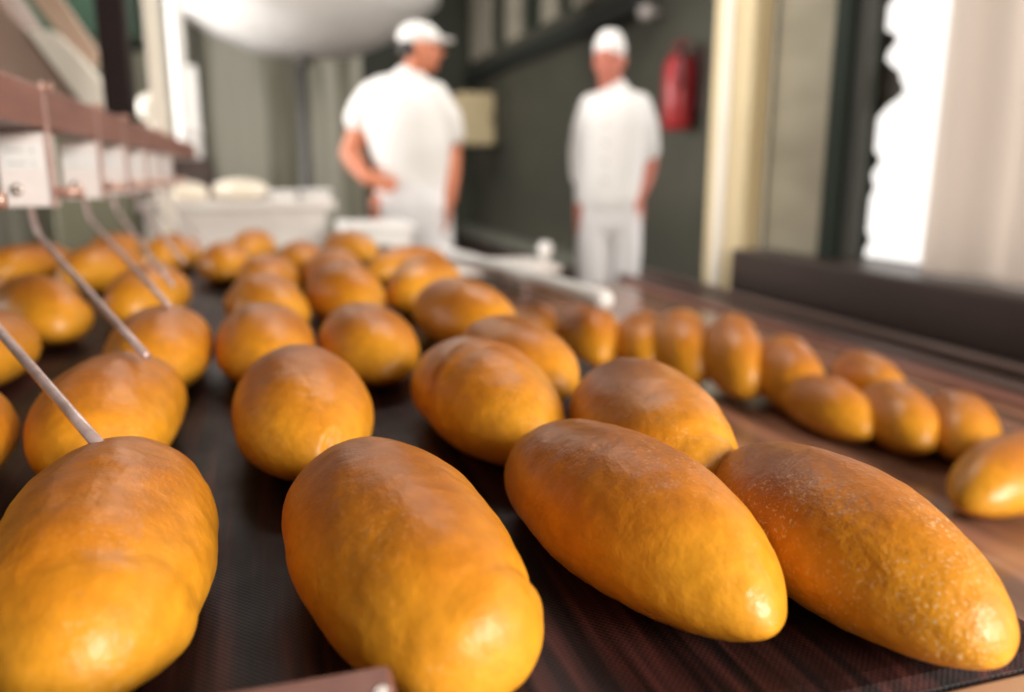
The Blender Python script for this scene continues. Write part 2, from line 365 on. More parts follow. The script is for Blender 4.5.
# ------------------------------------------------------------------ lower side conveyor
lc = tag(empty('side_conveyor'), 'lower smooth brown belt running beside the dark one on the right', 'conveyor')
LX0, LX1 = .50, 1.42
bm = bmesh.new(); box(bm, LX0, LX1, .15, 3.1, LOW-.05, LOW, .006); tobj(bm, 'belt', M['smooth_belt'], lc)
bm = bmesh.new(); box(bm, LX1+.002, LX1+.05, .15, 3.1, LOW-.10, LOW+.008, .004); tobj(bm, 'side_frame', M['brown_paint'], lc)
for x in (LX0+.04, LX1-.06):
    for y in (.3, 1.7, 3.0):
        bm = bmesh.new(); box(bm, x, x+.05, y, y+.05, 0, LOW-.05, .004); tobj(bm, 'leg', M['dark_brown'], lc)
gr = tag(empty('guide_rail'), 'grey steel double guide rail running along the far side of the lower belt', 'rail')
bm = bmesh.new(); box(bm, 1.49, 1.55, .15, 3.3, LOW-.03, LOW+.015, .006); tobj(bm, 'rail', M['steel'], gr)
bm = bmesh.new(); box(bm, 1.60, 1.64, .15, 3.3, LOW-.03, LOW+.030, .006); tobj(bm, 'rail', M['steel'], gr)
bm = bmesh.new(); box(bm, 1.475, 1.665, .15, 3.3, LOW-.09, LOW-.031, .003); tobj(bm, 'channel', M['dark_brown'], gr)
for y in (.3, 1.9, 3.2):
    bm = bmesh.new(); box(bm, 1.54, 1.59, y, y+.05, 0, LOW-.09, .003); tobj(bm, 'leg', M['dark_brown'], gr)
side = [
 (0, .665, 1.98, .10, .29, .14, .115, 0, 0, 'far loaf on the lower belt just under the far part of the white rail'),
 (2, .752, 1.80, .25, .30, .14, .130, R(5), 0, 'loaf on the lower belt under the middle of the white rail, shiny near end'),
 (0, .838, 1.695, .36, .30, .128, .124, R(4), 0, 'loaf on the lower belt at the near tip of the white rail'),
 (3, .888, 1.595, .40, .31, .140, .136, R(8), 0, 'first curved loaf of the leaning trio on the lower belt, nearest the white rail'),
 (3, .942, 1.470, .45, .32, .128, .140, R(9), 0, 'curved crescent loaf in the middle of the leaning trio on the lower belt'),
 (3, .990, 1.345, .45, .30, .132, .124, R(5), 0, 'last curved loaf of the leaning trio, shaded on its left side'),
 (0, 1.18, 1.34, .3, .26, .11, .09, 0, 0, 'pale loaf at the far side of the lower belt behind the flat row'),
 (2, .952, 1.175, .12, .26, .120, .098, 0, 0, 'flat-lying loaf right after the leaning trio on the lower belt'),
 (0, 1.028, 1.085, .45, .27, .118, .100, 0, 0, 'flat-lying loaf in the middle of the touching row on the lower belt'),
 (2, 1.095, 1.015, .70, .27, .115, .096, 0, 0, 'last loaf of the touching flat row, before the gap on the lower belt'),
 (2, .985, .815, 1.22, .29, .125, .098, 0, 0, 'bright pale-yellow loaf cut by the right picture edge'),
]
for v, X, Y, yaw, L_, W_, H_, rx, ry, lab in side:
    dz = abs(math.sin(rx))*L_*.34
    more_loaf(v, X, Y, yaw, L_, W_, H_, lab, LOW+dz, G2, rx, ry)

# white guard rail between the belts
wr = tag(empty('guard_rail'), 'white rounded rail ending above the loaves, with a short upright knob', 'rail')
a = atZ(604, 300, CZ-.28); c = atZ(440, 252, CZ-.28)
bm = bmesh.new(); n = 8; d = (c-a).normalized()
tubepath(bm, [a-d*.018, a-d*.014, a-d*.006]+[a+(c-a)*i/n for i in range(n+1)], [.006, .015, .021]+[.024]*(n+1), 20)
tobj(bm, 'rail', M['white_plastic'], wr, True)
kp = a+(c-a)*.42
for t in (.5, .93):
    s = a+(c-a)*t
    bm = bmesh.new(); cyl(bm, (BX1-.008, s.y, s.z-.055), (s.x, s.y, s.z-.055), .009); cyl(bm, (s.x, s.y, s.z-.062), (s.x, s.y, s.z-.015), .009); tobj(bm, 'bracket_arm', M['steel'], wr, True)
k0 = atY(545, 268, kp.y+.5)
wt = tag(empty('transfer_tray'), 'pale grey flat tray behind the white rail', 'tray')
t0 = atZ(470, 262, CZ-.33); t1 = atZ(548, 281, CZ-.33); t2 = atZ(548, 268, CZ-.33)
bm = bmesh.new(); box(bm, .62, 1.02, 2.75, 3.08, CZ-.36, CZ-.335, .006); tobj(bm, 'tray_top', M['white_paint'], wt)
for x, y in ((.64, 2.77), (.66, 3.05), (.98, 3.05)):
    bm = bmesh.new(); cyl(bm, (x, y, LOW), (x, y, CZ-.36), .012); tobj(bm, 'leg', M['steel'], wt)
kx = atY(545, 266, 2.95)
bm = bmesh.new(); tubepath(bm, [(kx.x, 2.95, CZ-.336), (kx.x, 2.95, kx.z+.02), (kx.x, 2.95, kx.z+.06), (kx.x, 2.95, kx.z+.085), (kx.x, 2.95, kx.z+.095)], [.014, .014, .028, .026, .010], 20)
tobj(bm, 'knob', M['white_plastic'], wt, True)

# ------------------------------------------------------------------ probe rail with housings and wire probes
XR = -.31
pr = tag(empty('probe_rail'), 'red-brown steel rail above the left side of the belt holding the probe housings', 'rail')
bm = bmesh.new(); box(bm, XR-.07, XR, .25, 4.2, CZ+.064, CZ+.121, .003); tobj(bm, 'bar', M['brown_paint'], pr)
bm = bmesh.new(); tubepath(bm, [(XR-.002, .25, CZ+.1225), (XR-.002, 4.2, CZ+.1225)], .0018, 8); tobj(bm, 'bright_edge', M['strap'], pr, True)  # added pale tube standing in for the bar's bright top edge
def make_probe(first, Y, tip, lab):
    """housing hung under the rail; tip: world point where the wire ends"""
    o = tag(empty('wire_probe', (XR, Y, CZ)), lab, 'probe', 'wire probes hanging from the red-brown rail')
    if first is None:
        bm = bmesh.new(); box(bm, -.072, -.004, 0, .05, -.052, .058, .002); parts['housing'] = tobj(bm, 'housing', M['box'], o)
        bm = bmesh.new(); box(bm, -.0665, -.0115, -.0012, -.0002, .0035, .0425); lb = tobj(bm, 'label_plate', M['label'], parts['housing'])
        for (ch, x, z, m_, s) in (('A', -.026, .029, 'ink', .0085), ('2', -.0255, .0095, 'ink', .0085)):
            cu = bpy.data.curves.new('lettering', 'FONT'); cu.body = ch; cu.size = s; cu.extrude = .0002
            t = bpy.data.objects.new('lettering', cu); col.objects.link(t); t.parent = parts['housing']
            bpy.context.view_layer.update()
            me = bpy.data.meshes.new_from_object(t); bpy.data.objects.remove(t)
            me.transform(Matrix.Translation((x, -.0015, z)) @ Matrix.Rotation(PI/2, 4, 'X')); link('lettering', me, M[m_], parts['housing'], False)
        bm = bmesh.new(); rd = random.Random(3)
        for zz in (.031, .012):
            x = -.059
            while x < -.036:
                w = rd.uniform(.0015, .0032); box(bm, x, x+w, -.0016, -.0012, zz-.001, zz+rd.uniform(.0015, .003)); x += w+.0011
        tobj(bm, 'faint_print', M['faint_ink'], parts['housing'])
        bm = bmesh.new(); cyl(bm, (-.050, 0, -.026), (-.050, -.004, -.026), .0085, 24); cyl(bm, (-.050, -.004, -.026), (-.050, -.007, -.026), .0062, 24, .0045)
        tobj(bm, 'bolt', M['silver'], parts['housing'], True)
        bm = bmesh.new(); box(bm, -.003, .0005, -.006, .012, -.054, .132, .001)
        parts['strap'] = tobj(bm, 'strap', M['strap'], o)
        bm = bmesh.new(); cyl(bm, (-.012, .003, .124), (.012, .003, .124), .0045, 12); cyl(bm, (.006, .003, .124), (.013, .003, .124), .0075, 6)
        parts['clip'] = tobj(bm, 'clip_screw', M['copper'], o)
        bm = bmesh.new(); cyl(bm, (.001, .014, -.030), (.034, .014, -.030), .0085, 24); cyl(bm, (.030, .014, -.030), (.037, .014, -.030), .0100, 24)
        parts['peg'] = tobj(bm, 'peg', M['copper'], o, True)
    else:
        for k in ('housing', 'strap', 'clip', 'peg'):
            c = parts[k].copy(); c.parent = o; col.objects.link(c)
            for g in parts[k].children:
                e = g.copy(); e.parent = c; col.objects.link(e)
    st = Vector((-.040, .02, -.050)); tp = Vector(tip)-o.location
    kn = st+Vector((.008, -.012, -.045))
    dirv = (tp-kn).normalized()
    pts = bez(st, st+Vector((0, 0, -.030)), kn+dirv*.035, 10)[:-1]+[kn+dirv*.035+(tp-kn-dirv*.035)*i/6 for i in range(7)]
    bm = bmesh.new(); tubepath(bm, pts, .0042, 14); tobj(bm, 'wire', M['wire'], o, True)
    return o
parts = {}
d1 = atY(52, 207, 1.12).x
Y1 = 1.0
# distance at which the right edge of the first visible housing stands at XR
r_ = ray(52, 170); Y1 = r_.y*(XR/r_.x)
TOPZ = BELT+.100
tips = [atZ(105, 452, TOPZ-.010), atZ(146, 356, TOPZ), atZ(168, 305, TOPZ), atZ(172, 285, TOPZ), atZ(184, 262, TOPZ-.01), atZ(195, 250, TOPZ-.02), atZ(205, 243, TOPZ-.02)]
labs = ['nearest wire probe, its long steel wire entering from the left picture edge', 'wire probe whose housing carries a white label reading A and 2',
        'wire probe right behind the labelled one, housing catching the light', 'fourth wire probe, its blurred wire crossing the one before it',
        'fifth wire probe, faint wire reaching the farther loaves', 'sixth wire probe near the white pipes', 'farthest wire probe at the end of the red-brown rail']
P0 = make_probe(None, Y1, tips[1], labs[1])
ys = []
for px in (None, 52, 102, 128, 148, 161, 173):
    if px: r_ = ray(px, 170); ys.append(r_.y*(XR/r_.x))
    else: ys.append(None)
ys[0] = Y1-(ys[2]-ys[1])
for i, y in enumerate(ys):
    if i == 1: continue
    make_probe(P0, y, tips[i], labs[i])

# posts and machine hood over the left side
def vpost(name, m, px0, px1, py, Y, z0, z1, dep, lab, cat):
    a = atY(px0, py, Y); c = atY(px1, py, Y)
    bm = bmesh.new(); box(bm, a.x, c.x, Y, Y+dep, z0, z1, .004)
    return tag(tobj(bm, name, m), lab, cat)
vpost('support_post', M['dark_post'], 101, 129, 75, 2.15, CZ+.121, 3.5, .08, 'dark brown upright post standing on the red-brown rail', 'post')
vpost('ceiling_post', M['cream'], 146, 161, 50, 3.3, 0, 3.5, .06, 'narrow cream upright left of the white pipes', 'post')
PZ = atY(190, 159, 4.5).z
for (p0, p1, py, Y, z0, lab) in ((171, 186, 60, 4.5, PZ, 'bright white upright pipe on the left, nearer and taller'), (185, 200, 110, 4.7, PZ, 'shorter white upright pipe beside the tall one')):
    a = atY(p0, py, Y); c = atY(p1, py, Y); r = (c.x-a.x)/2
    t = tag(empty('white_pipe', ((a.x+c.x)/2, Y, 0)), lab, 'pipe', 'white pipes left of the corrugated wall')
    zt = 3.5 if p0 < 180 else atY(190, 66, Y).z
    bm = bmesh.new(); tubepath(bm, [(0, 0, z0), (0, 0, z0+.02), (0, 0, zt)], [r*.8, r, r], 24); tobj(bm, 'pipe', M['white_plastic'], t, True)
    bm = bmesh.new(); tubepath(bm, [(0, 0, z0+.12), (0, 0, z0+.17)], r*1.08, 24); tobj(bm, 'collar', M['white_plastic'], t, True)
bm = bmesh.new(); box(bm, atY(168, 170, 4.4).x, atY(210, 170, 4.4).x, 4.4, 4.85, 0, PZ-.001, .01)
tag(tobj(bm, 'control_cabinet', M['dark_brown']), 'dark cabinet under the white pipes behind the work table', 'cabinet')
# hood: tan sloped casing with a cream flange and a tan brace
YH = 2.7
hd = tag(empty('machine_hood'), 'tan sloping machine casing with a cream flange in the upper left corner', 'machine')
bm = bmesh.new(); prism(bm, [atY(*p, YH) for p in ((-160, -60), (-30, -40), (6, 12), (28, 34), (88, 112), (100, 128), (-160, 128))], (0, .5, 0)); tobj(bm, 'casing', M['hood_tan'], hd)
bm = bmesh.new(); prism(bm, [atY(*p, YH-.03) for p in ((26, 30), (52, 30), (78, 56), (104, 86), (112, 118), (90, 114))], (0, .12, 0)); tobj(bm, 'flange', M['cream'], hd)
YB = 2.9
br = bmesh.new(); prism(br, [atY(*p, YB) for p in ((16, -20), (48, -20), (98, 52), (94, 66), (76, 54))], (0, .06, 0))
tobj(br, 'brace', M['tan'], hd)
g = tag(empty('green_machine'), 'deep green machine housing seen behind the tan brace at top left', 'machine')
bm = bmesh.new(); a = atY(2, 0, 5.0); c = atY(134, 34, 5.0); box(bm, a.x, c.x, 5.0, 5.6, c.z-.02, 3.3, .02); tobj(bm, 'housing', M['green_dark'], g)
bm = bmesh.new(); a2 = atY(40, 0, 5.0); box(bm, a.x+.1, c.x-.1, 5.1, 5.5, 0, c.z-.02, .01); tobj(bm, 'base', mat('olive_base', (.17, .16, .10), .6), g)
bm = bmesh.new(); s = atY(153, 108, 3.9)
bmesh.ops.create_uvsphere(bm, u_segments=24, v_segments=14, radius=.065, matrix=Matrix.Translation(s) @ Matrix.Diagonal((1, .8, 1, 1)))
cyl(bm, (s.x, s.y, s.z-.05), (s.x, s.y, CZ-.1), .02)
tag(tobj(bm, 'lamp_head', M['cream'], None, True), 'round cream lamp head above the far end of the rail', 'lamp')

# ------------------------------------------------------------------ white hopper, pole, back table
YP = 4.9
hp = tag(empty('flour_hopper'), 'big white hopper with a rounded conical bottom hanging at the top of the hall', 'hopper')
cx = atY(300, 40, YP); rng = [(atY(300, 49, YP).z, .14), (atY(300, 45, YP).z, .32), (atY(300, 30, YP).z, .52), (atY(300, 8, YP).z, .70), (atY(300, -12, YP).z, .82), (3.55, .86)]
bm = bmesh.new(); seg = 48; prev = None
for z, r in rng:
    ring = [bm.verts.new((cx.x+.03+r*1.0*math.cos(2*PI*k/seg), YP+.3+r*.9*math.sin(2*PI*k/seg), z)) for k in range(seg)]
    if prev:
        for k in range(seg): bm.faces.new((prev[k], prev[(k+1) % seg], ring[(k+1) % seg], ring[k]))
    else: bm.faces.new(ring)
    prev = ring
bm.faces.new(prev); tobj(bm, 'cone', M['white_plastic'], hp, True)
bm = bmesh.new(); cyl(bm, (cx.x+.03, YP+.3, rng[0][0]-.05), (cx.x+.03, YP+.3, rng[0][0]+.01), .05, 32); tobj(bm, 'outlet', M['glove'], hp, True)
a = atY(297, 120, 5.2); c = atY(310, 120, 5.2)
bm = bmesh.new(); cyl(bm, ((a.x+c.x)/2, 5.2, 0), ((a.x+c.x)/2, 5.2, rng[0][0]-.05), (c.x-a.x)/2, 20)
tag(tobj(bm, 'support_pole', M['glove'], None, True), 'dark grey upright pole beneath the white hopper', 'pole')
# table
YT = 3.65
tb = tag(empty('work_table'), 'long white work table across the end of the dark belt', 'table')
tl = atY(150, 203, YT); tr_ = atY(336, 203, YT)
bm = bmesh.new(); box(bm, tl.x-.05, tr_.x, YT, YT+.55, tl.z-.035, tl.z, .008); tobj(bm, 'tabletop', M['white_paint'], tb)
bm = bmesh.new(); box(bm, tl.x-.03, tr_.x-.04, YT+.03, YT+.05, tl.z-.30, tl.z-.036, .003); tobj(bm, 'apron', M['white_paint'], tb)
for x in (tl.x, tr_.x-.10):
    for y in (YT+.06, YT+.48):
        bm = bmesh.new(); box(bm, x, x+.05, y, y+.05, 0, tl.z-.036, .003); tobj(bm, 'leg', M['steel'], tb)
def dough(px0, px1, py0, lab, seed):
    a = atY(px0, 200, YT+.2); c = atY(px1, 200, YT+.2); L_ = c.x-a.x; h = atY(px0, py0, YT+.2).z-tl.z
    o = tobj(loaf_mesh(seed, L_, .2, max(h, .05), 40, 32, exf=.35, exb=.35, lump=2), 'dough_piece', M['dough'], None, True)
    o.location = ((a.x+c.x)/2, YT+.2, tl.z); o.rotation_euler.z = PI/2; tag(o, lab, 'dough', 'pale dough pieces on the white table')
dough(163, 209, 182, 'pale flour-dusted dough piece nearest the white pipes on the table', 41)
dough(212, 270, 179, 'longer pale dough piece in the middle of the white table', 42)
def tub(px0, px1, pyt, Yc, z0, lab, m='white_plastic', dep=.2):
    a = atY(px0, pyt, Yc); c = atY(px1, pyt, Yc); w = (c.x-a.x)/2; h = a.z-z0
    t = tag(empty('plastic_tub', ((a.x+c.x)/2, Yc+dep/2, z0)), lab, 'tub', 'white tubs on the table')
    bm = bmesh.new(); box(bm, -w*.92, w*.92, -dep*.42, dep*.42, 0, h*.8, .015, 3); tobj(bm, 'body', M[m], t, True)
    bm = bmesh.new(); box(bm, -w, w, -dep*.46, dep*.46, h*.8, h, .012, 3); tobj(bm, 'lid', M[m], t, True)
tub(270, 298, 192, YT+.05, tl.z, 'white lidded tub beside the long dough piece')
tub(300, 332, 191, YT+.05, tl.z, 'white lidded tub at the right end of the table')
# white crate in front of the left worker
cr = tag(empty('white_crate'), 'low white crate standing in front of the left worker', 'crate')
a = atY(346, 226, 3.25); c = atY(412, 226, 3.25)
bm = bmesh.new(); box(bm, a.x, c.x, 3.25, 3.6, a.z-.16, a.z, .02, 3); tobj(bm, 'body', M['white_plastic'], cr, True)
bm = bmesh.new(); box(bm, a.x-.012, c.x+.012, 3.238, 3.612, a.z-.03, a.z+.004, .008, 2); tobj(bm, 'rim', M['white_plastic'], cr, True)
sd = tag(empty('stand'), 'dark low stand under the white crate', 'stand')
bm = bmesh.new(); box(bm, a.x-.03, c.x+.03, 3.22, 3.63, a.z-.20, a.z-.161, .004); tobj(bm, 'shelf_top', M['dark_brown'], sd)
for x in (a.x-.02, c.x-.02):
    for y in (3.24, 3.57):
        bm = bmesh.new(); box(bm, x, x+.04, y, y+.04, 0, a.z-.20, .003); tobj(bm, 'leg', M['dark_brown'], sd)

# ------------------------------------------------------------------ hall
XW, YW, ZC = 2.45, 9.9, 3.6
def struct(name, bm, m, **k): return tag(tobj(bm, name, m, k.get('parent')), kind='structure')
bm = bmesh.new(); box(bm, -4.2, XW+.2, -3, YW+.2, -.1, 0); struct('floor', bm, M['floor'])
bm = bmesh.new(); box(bm, -4.2, XW+.2, -3, YW+.2, ZC, ZC+.1); struct('ceiling', bm, M['ceiling'])
bm = bmesh.new(); box(bm, -4.2, -4.0, -3, YW, 0, ZC); struct('wall_left', bm, M['wall_left'])
bm = bmesh.new(); box(bm, -4.2, -.2, -3.2, -3, 0, ZC); box(bm, -.2, 3.4, -3.2, -3, 0, .9); box(bm, -.2, 3.4, -3.2, -3, 3.0, ZC); struct('wall_rear', bm, M['wall_left'])
# back wall: corrugated sheet as real ribs
xs = -4.0; xe = atY(362, 100, YW).x; bm = bmesh.new(); n = int((xe-xs)/.04); pr0 = None
pts = [(xs+i*.04, YW-.0+(.018 if (i//2) % 2 else 0)) for i in range(n+1)]; pts[-1] = (xe, pts[-1][1])
prism(bm, [(x, y, 0) for x, y in pts]+[(xe, YW+.2, 0), (xs, YW+.2, 0)], (0, 0, ZC)); struct('wall_back', bm, M['corrugated'])
bm = bmesh.new(); box(bm, xe, XW+.2, YW+.02, YW+.2, 0, ZC); struct('wall_back_dark', bm, M['door_green'])
a = atY(194, 40, YW); c = atY(206, 150, YW)
bm = bmesh.new(); box(bm, a.x, c.x, YW-.14, YW-.02, 0, ZC-.6, .01); tag(tobj(bm, 'wall_pipe', M['beam']), 'dark vertical duct on the corrugated wall just right of the white pipes', 'duct')
# side wall
Yend = atX(705, 100, XW).y
bm = bmesh.new(); box(bm, XW, XW+.2, 3.9, YW+.2, 0, ZC); struct('wall_right', bm, M['side_wall'])
zb0, zb1 = atX(600, 28, XW-.06).z, atX(600, 8, XW-.06).z
Yb = atX(637, 20, XW-.06).y
bm = bmesh.new(); box(bm, XW-.08, XW-.001, Yb, YW-.05, zb0, zb1, .006); tag(tobj(bm, 'wall_beam', M['beam']), 'long black beam running along the dark wall above both workers', 'beam')
s = atX(646, 12, XW-.10); bm = bmesh.new(); bmesh.ops.create_uvsphere(bm, u_segments=24, v_segments=16, radius=.055, matrix=Matrix.Translation(s)); cyl(bm, s, (XW-.001, s.y, s.z), .022)
tag(tobj(bm, 'wall_lamp', mat('grey_globe', (.42, .38, .36), .4), None, True), 'small grey globe lamp on the wall at the near end of the black beam', 'lamp')
# window band over the beam: dark panes with pale mullions
wn = tag(empty('window_1'), kind='structure')
y_a = atX(590, 10, XW).y
bm = bmesh.new(); box(bm, XW-.02, XW-.001, y_a, YW-.1, zb1+.10, 3.3); tobj(bm, 'pane', mat('dark_pane', (.018, .026, .018), .25), wn)
bm = bmesh.new(); box(bm, XW-.05, XW-.001, y_a-.02, YW-.1, zb1+.001, zb1+.10); tobj(bm, 'sill', M['side_wall'], wn)
for p0, p1 in ((470, 490), (505, 520), (541, 556), (572, 590)):
    y1 = atX(p0, 20, XW-.06).y; y0 = atX(p1, 20, XW-.06).y
    bm = bmesh.new(); box(bm, XW-.06, XW-.021, y0, min(y1, YW-.12), zb1+.10, 3.3, .004); tobj(bm, 'mullion', M['rib'], wn)
zk = atX(690, 288, XW-.2).z
bm = bmesh.new(); box(bm, XW-.2, XW-.001, 3.9, YW-.02, zk-.10, zk, .01); struct('trim_1', bm, M['kerb'])
bm = bmesh.new(); box(bm, XW-.16, XW-.001, 3.9, YW-.02, 0, zk-.10, .01); struct('trim_2', bm, M['dark_brown'])
# hose cabinet / extinguisher housing
ec = tag(empty('fire_extinguisher', atX(676, 130, XW-.12)), 'red fire extinguisher on the dark wall right of the right-hand worker', 'fire extinguisher')
e0 = atX(676, 131, XW-.12); e1 = atX(676, 42, XW-.12); hh = e1.z-e0.z; er = .085
bm = bmesh.new(); tubepath(bm, [(0, 0, 0), (0, 0, .02), (0, 0, hh*.70), (0, 0, hh*.80), (0, 0, hh*.86)], [er*.85, er, er, er*.75, er*.35], 28); tobj(bm, 'cylinder', M['red'], ec, True)
bm = bmesh.new(); cyl(bm, (0, 0, hh*.86), (0, 0, hh*.94), .022); box(bm, -.03, .03, -.09, .03, hh*.93, hh*.97, .006); tobj(bm, 'valve', mat('dark_red', (.16, .01, .012), .4), ec)
bm = bmesh.new(); tubepath(bm, bez((-.02, -.04, hh*.9), (-.05, -.15, hh*.85), (-.03, -.105, hh*.45), 12), .012, 12); tobj(bm, 'hose', M['beam'], ec, True)
bm = bmesh.new(); box(bm, .09, .119, -.09, .09, hh*.2, hh*.9, .004); tobj(bm, 'bracket', mat('dark_board', (.05, .012, .012), .5), ec)
# beige cabinet on the far end of the side wall
a = atY(459, 92, 8.4); c = atY(495, 145, 8.4)
bc = tag(empty('electrical_cabinet'), 'beige electrical cabinet on the dark wall between the two workers', 'cabinet')
bm = bmesh.new(); box(bm, a.x, c.x, 8.4, 8.75, c.z, a.z, .01); tobj(bm, 'body', M['beige'], bc)
bm = bmesh.new(); box(bm, a.x+.02, c.x-.02, 8.385, 8.399, c.z+.02, a.z-.02, .003); d_ = tobj(bm, 'door', M['beige'], bc)
bm = bmesh.new(); box(bm, c.x-.05, c.x-.035, 8.37, 8.385, c.z+.22, c.z+.32, .002); tobj(bm, 'handle', M['beam'], d_)
bm = bmesh.new(); box(bm, c.x+.001, XW-.001, 8.45, 8.7, c.z+.02, a.z-.02, .006); tobj(bm, 'mounting_box', mat('olive_box', (.16, .145, .10), .6), bc)

# ------------------------------------------------------------------ right partition: column, ledge, olive panel, frame, window with curtain
XP = 1.78
r0 = atX(708, 150, XP); r1 = atX(746, 150, XP)
cw = .17
cl = tag(empty('column', (0, 0, 0)), 'cream-yellow upright column between the dark wall and the olive panel', 'column')
ya, yb = r1.y, r0.y
bm = bmesh.new(); box(bm, XP, XP+.10, ya, yb, 0, 3.5, .012, 2); tobj(bm, 'shaft', M['yellow'], cl)
bm = bmesh.new(); box(bm, XP-.018, XP-.001, ya+(yb-ya)*.42, ya+(yb-ya)*.66, .4, 3.5, .004); tobj(bm, 'strip', M['cream'], cl)
zl1 = atX(900, 277, XP-.05).z; zl0 = atX(900, 335, XP-.05).z
YN = .35
bm = bmesh.new(); box(bm, XP-.05, XP+.28, YN, ya-.01, zl0, zl1, .012, 2); tobj_l = tag(tobj(bm, 'ledge', M['dark_brown']), 'dark brown boxed ledge along the foot of the olive panel and window', 'ledge')
bm = bmesh.new(); box(bm, XP+.02, XP+.28, YN, ya-.01, 0, zl0-.001); struct('wall_ledge', bm, M['dark_brown'])
XQ = XP+.10
y830 = atX(831, 150, XQ).y; y852 = atX(846, 150, XQ).y; y868 = atX(856, 150, XQ).y
bm = bmesh.new(); box(bm, XQ, XQ+.12, y830, ya-.012, zl1+.001, 3.5); struct('wall_panel', bm, M['olive_panel'])
bm = bmesh.new(); box(bm, XQ-.03, XQ+.12, y852, y830-.002, zl1+.001, 3.5, .006); struct('door_frame', bm, M['frame_green'])
bm = bmesh.new(); box(bm, XQ, XQ+.03, y868-.02, y852-.002, zl1+.001, 3.5, .003); struct('wall_post', bm, mat('dark_green_brown', (.040, .036, .026), .6, 0, (.025, .028, .018), 2))
# crumpled dark edge curtain and bright opening, sheer curtain hung before it
def cloth(name, px_edge, ya_, yb_, X, z0, z1, amp, waves, m, lab, wav=0, thick=.004, seed=0):
    bm = bmesh.new(); nx, nz = 90, 110; g_ = []
    for i in range(nx+1):
        row = []
        for j in range(nz+1):
            t = i/nx; z = z0+(z1-z0)*j/nz
            edge = -wav*max(0, .5+1.3*noise.noise(Vector((seed+.37, .4, z*6.5)))+.9*noise.noise(Vector((seed+.37, 3.3, z*17))))*(1-t)**2
            y = ya_+(yb_-ya_)*t+edge
            x = X+amp*math.sin(waves*2*PI*t+1.5*noise.noise(Vector((t*3, 0, z*.8)))+seed)+amp*.6*noise.noise(Vector((t*14, z*.9, seed)))
            row.append(bm.verts.new((x, y, z)))
        g_.append(row)
    for i in range(nx):
        for j in range(nz): bm.faces.new((g_[i][j], g_[i+1][j], g_[i+1][j+1], g_[i][j+1]))
    o = tobj(bm, name, m, None, True); s = o.modifiers.new('thick', 'SOLIDIFY'); s.thickness = thick
    return tag(o, lab, 'curtain')
y935 = atX(938, 150, XQ).y; yfar = .30
cloth('sheer_curtain', 0, atX(930, 150, XP+.06).y, yfar, XP+.06, zl1+.004, 3.4, .022, 7, M['sheer'], 'pale beige sheer curtain hanging at the right picture edge', seed=2)
cloth('dark_curtain', 0, atX(862, 150, XQ+.06).y, y868-.015, XQ+.06, zl1+.004, 3.4, .008, 2, mat('olive_cloth', (.06, .055, .04), .8), 'dark olive curtain with a ragged edge against the bright opening', wav=.17, seed=5)
bm = bmesh.new(); box(bm, XQ+.14, XQ+.18, yfar, y868, 2.9, 3.5); struct('window_2', bm, M['frame_green'])

# ------------------------------------------------------------------ people
def tube_b(bm, pts, seg=20):
    """closed tapering limb; pts: (x, y, z, rx, ry) rings, rounded caps"""
    P = [Vector(p[:3]) for p in pts]; rings = []
    n = len(P)
    def frame(i):
        d = (P[min(i+1, n-1)]-P[max(i-1, 0)]).normalized()
        ref = Vector((0, 1, 0)) if abs(d.y) < .9 else Vector((1, 0, 0))
        u = ref.cross(d).normalized() if abs(d.y) < .9 else d.cross(Vector((0, 0, 1))).normalized()
        v = d.cross(u).normalized(); return d, u, v
    def ring(c, u, v, rx, ry): return [bm.verts.new(c+u*rx*math.cos(2*PI*k/seg)+v*ry*math.sin(2*PI*k/seg)) for k in range(seg)]
    for i in range(n):
        d, u, v = frame(i); rx, ry = pts[i][3], pts[i][4]
        if i == 0:
            for a_ in (.35, .75): rings.append(ring(P[0]-d*min(rx, ry)*math.cos(a_*PI/2), u, v, rx*math.sin(a_*PI/2), ry*math.sin(a_*PI/2)))
        rings.append(ring(P[i], u, v, rx, ry))
        if i == n-1:
            for a_ in (.75, .35): rings.append(ring(P[i]+d*min(rx, ry)*math.cos(a_*PI/2), u, v, rx*math.sin(a_*PI/2), ry*math.sin(a_*PI/2)))
    for a_, c in zip(rings, rings[1:]):
        for k in range(seg): bm.faces.new((a_[k], a_[(k+1) % seg], c[(k+1) % seg], c[k]))
    bm.faces.new(rings[0]); bm.faces.new(rings[-1])
def ell(bm, c, r, rotz=0):
    bmesh.ops.create_uvsphere(bm, u_segments=24, v_segments=16, radius=1, matrix=Matrix.Translation(c) @ Matrix.Rotation(rotz, 4, 'Z') @ Matrix.Diagonal((*r, 1)))
def fused(bm, name, m, parent, vox, sm=4):
    o = tobj(bm, name, m, parent, True)
    r = o.modifiers.new('fuse', 'REMESH'); r.mode = 'VOXEL'; r.voxel_size = vox; r.use_smooth_shade = True
    s = o.modifiers.new('smooth', 'SMOOTH'); s.iterations = sm; s.factor = .5
    return o
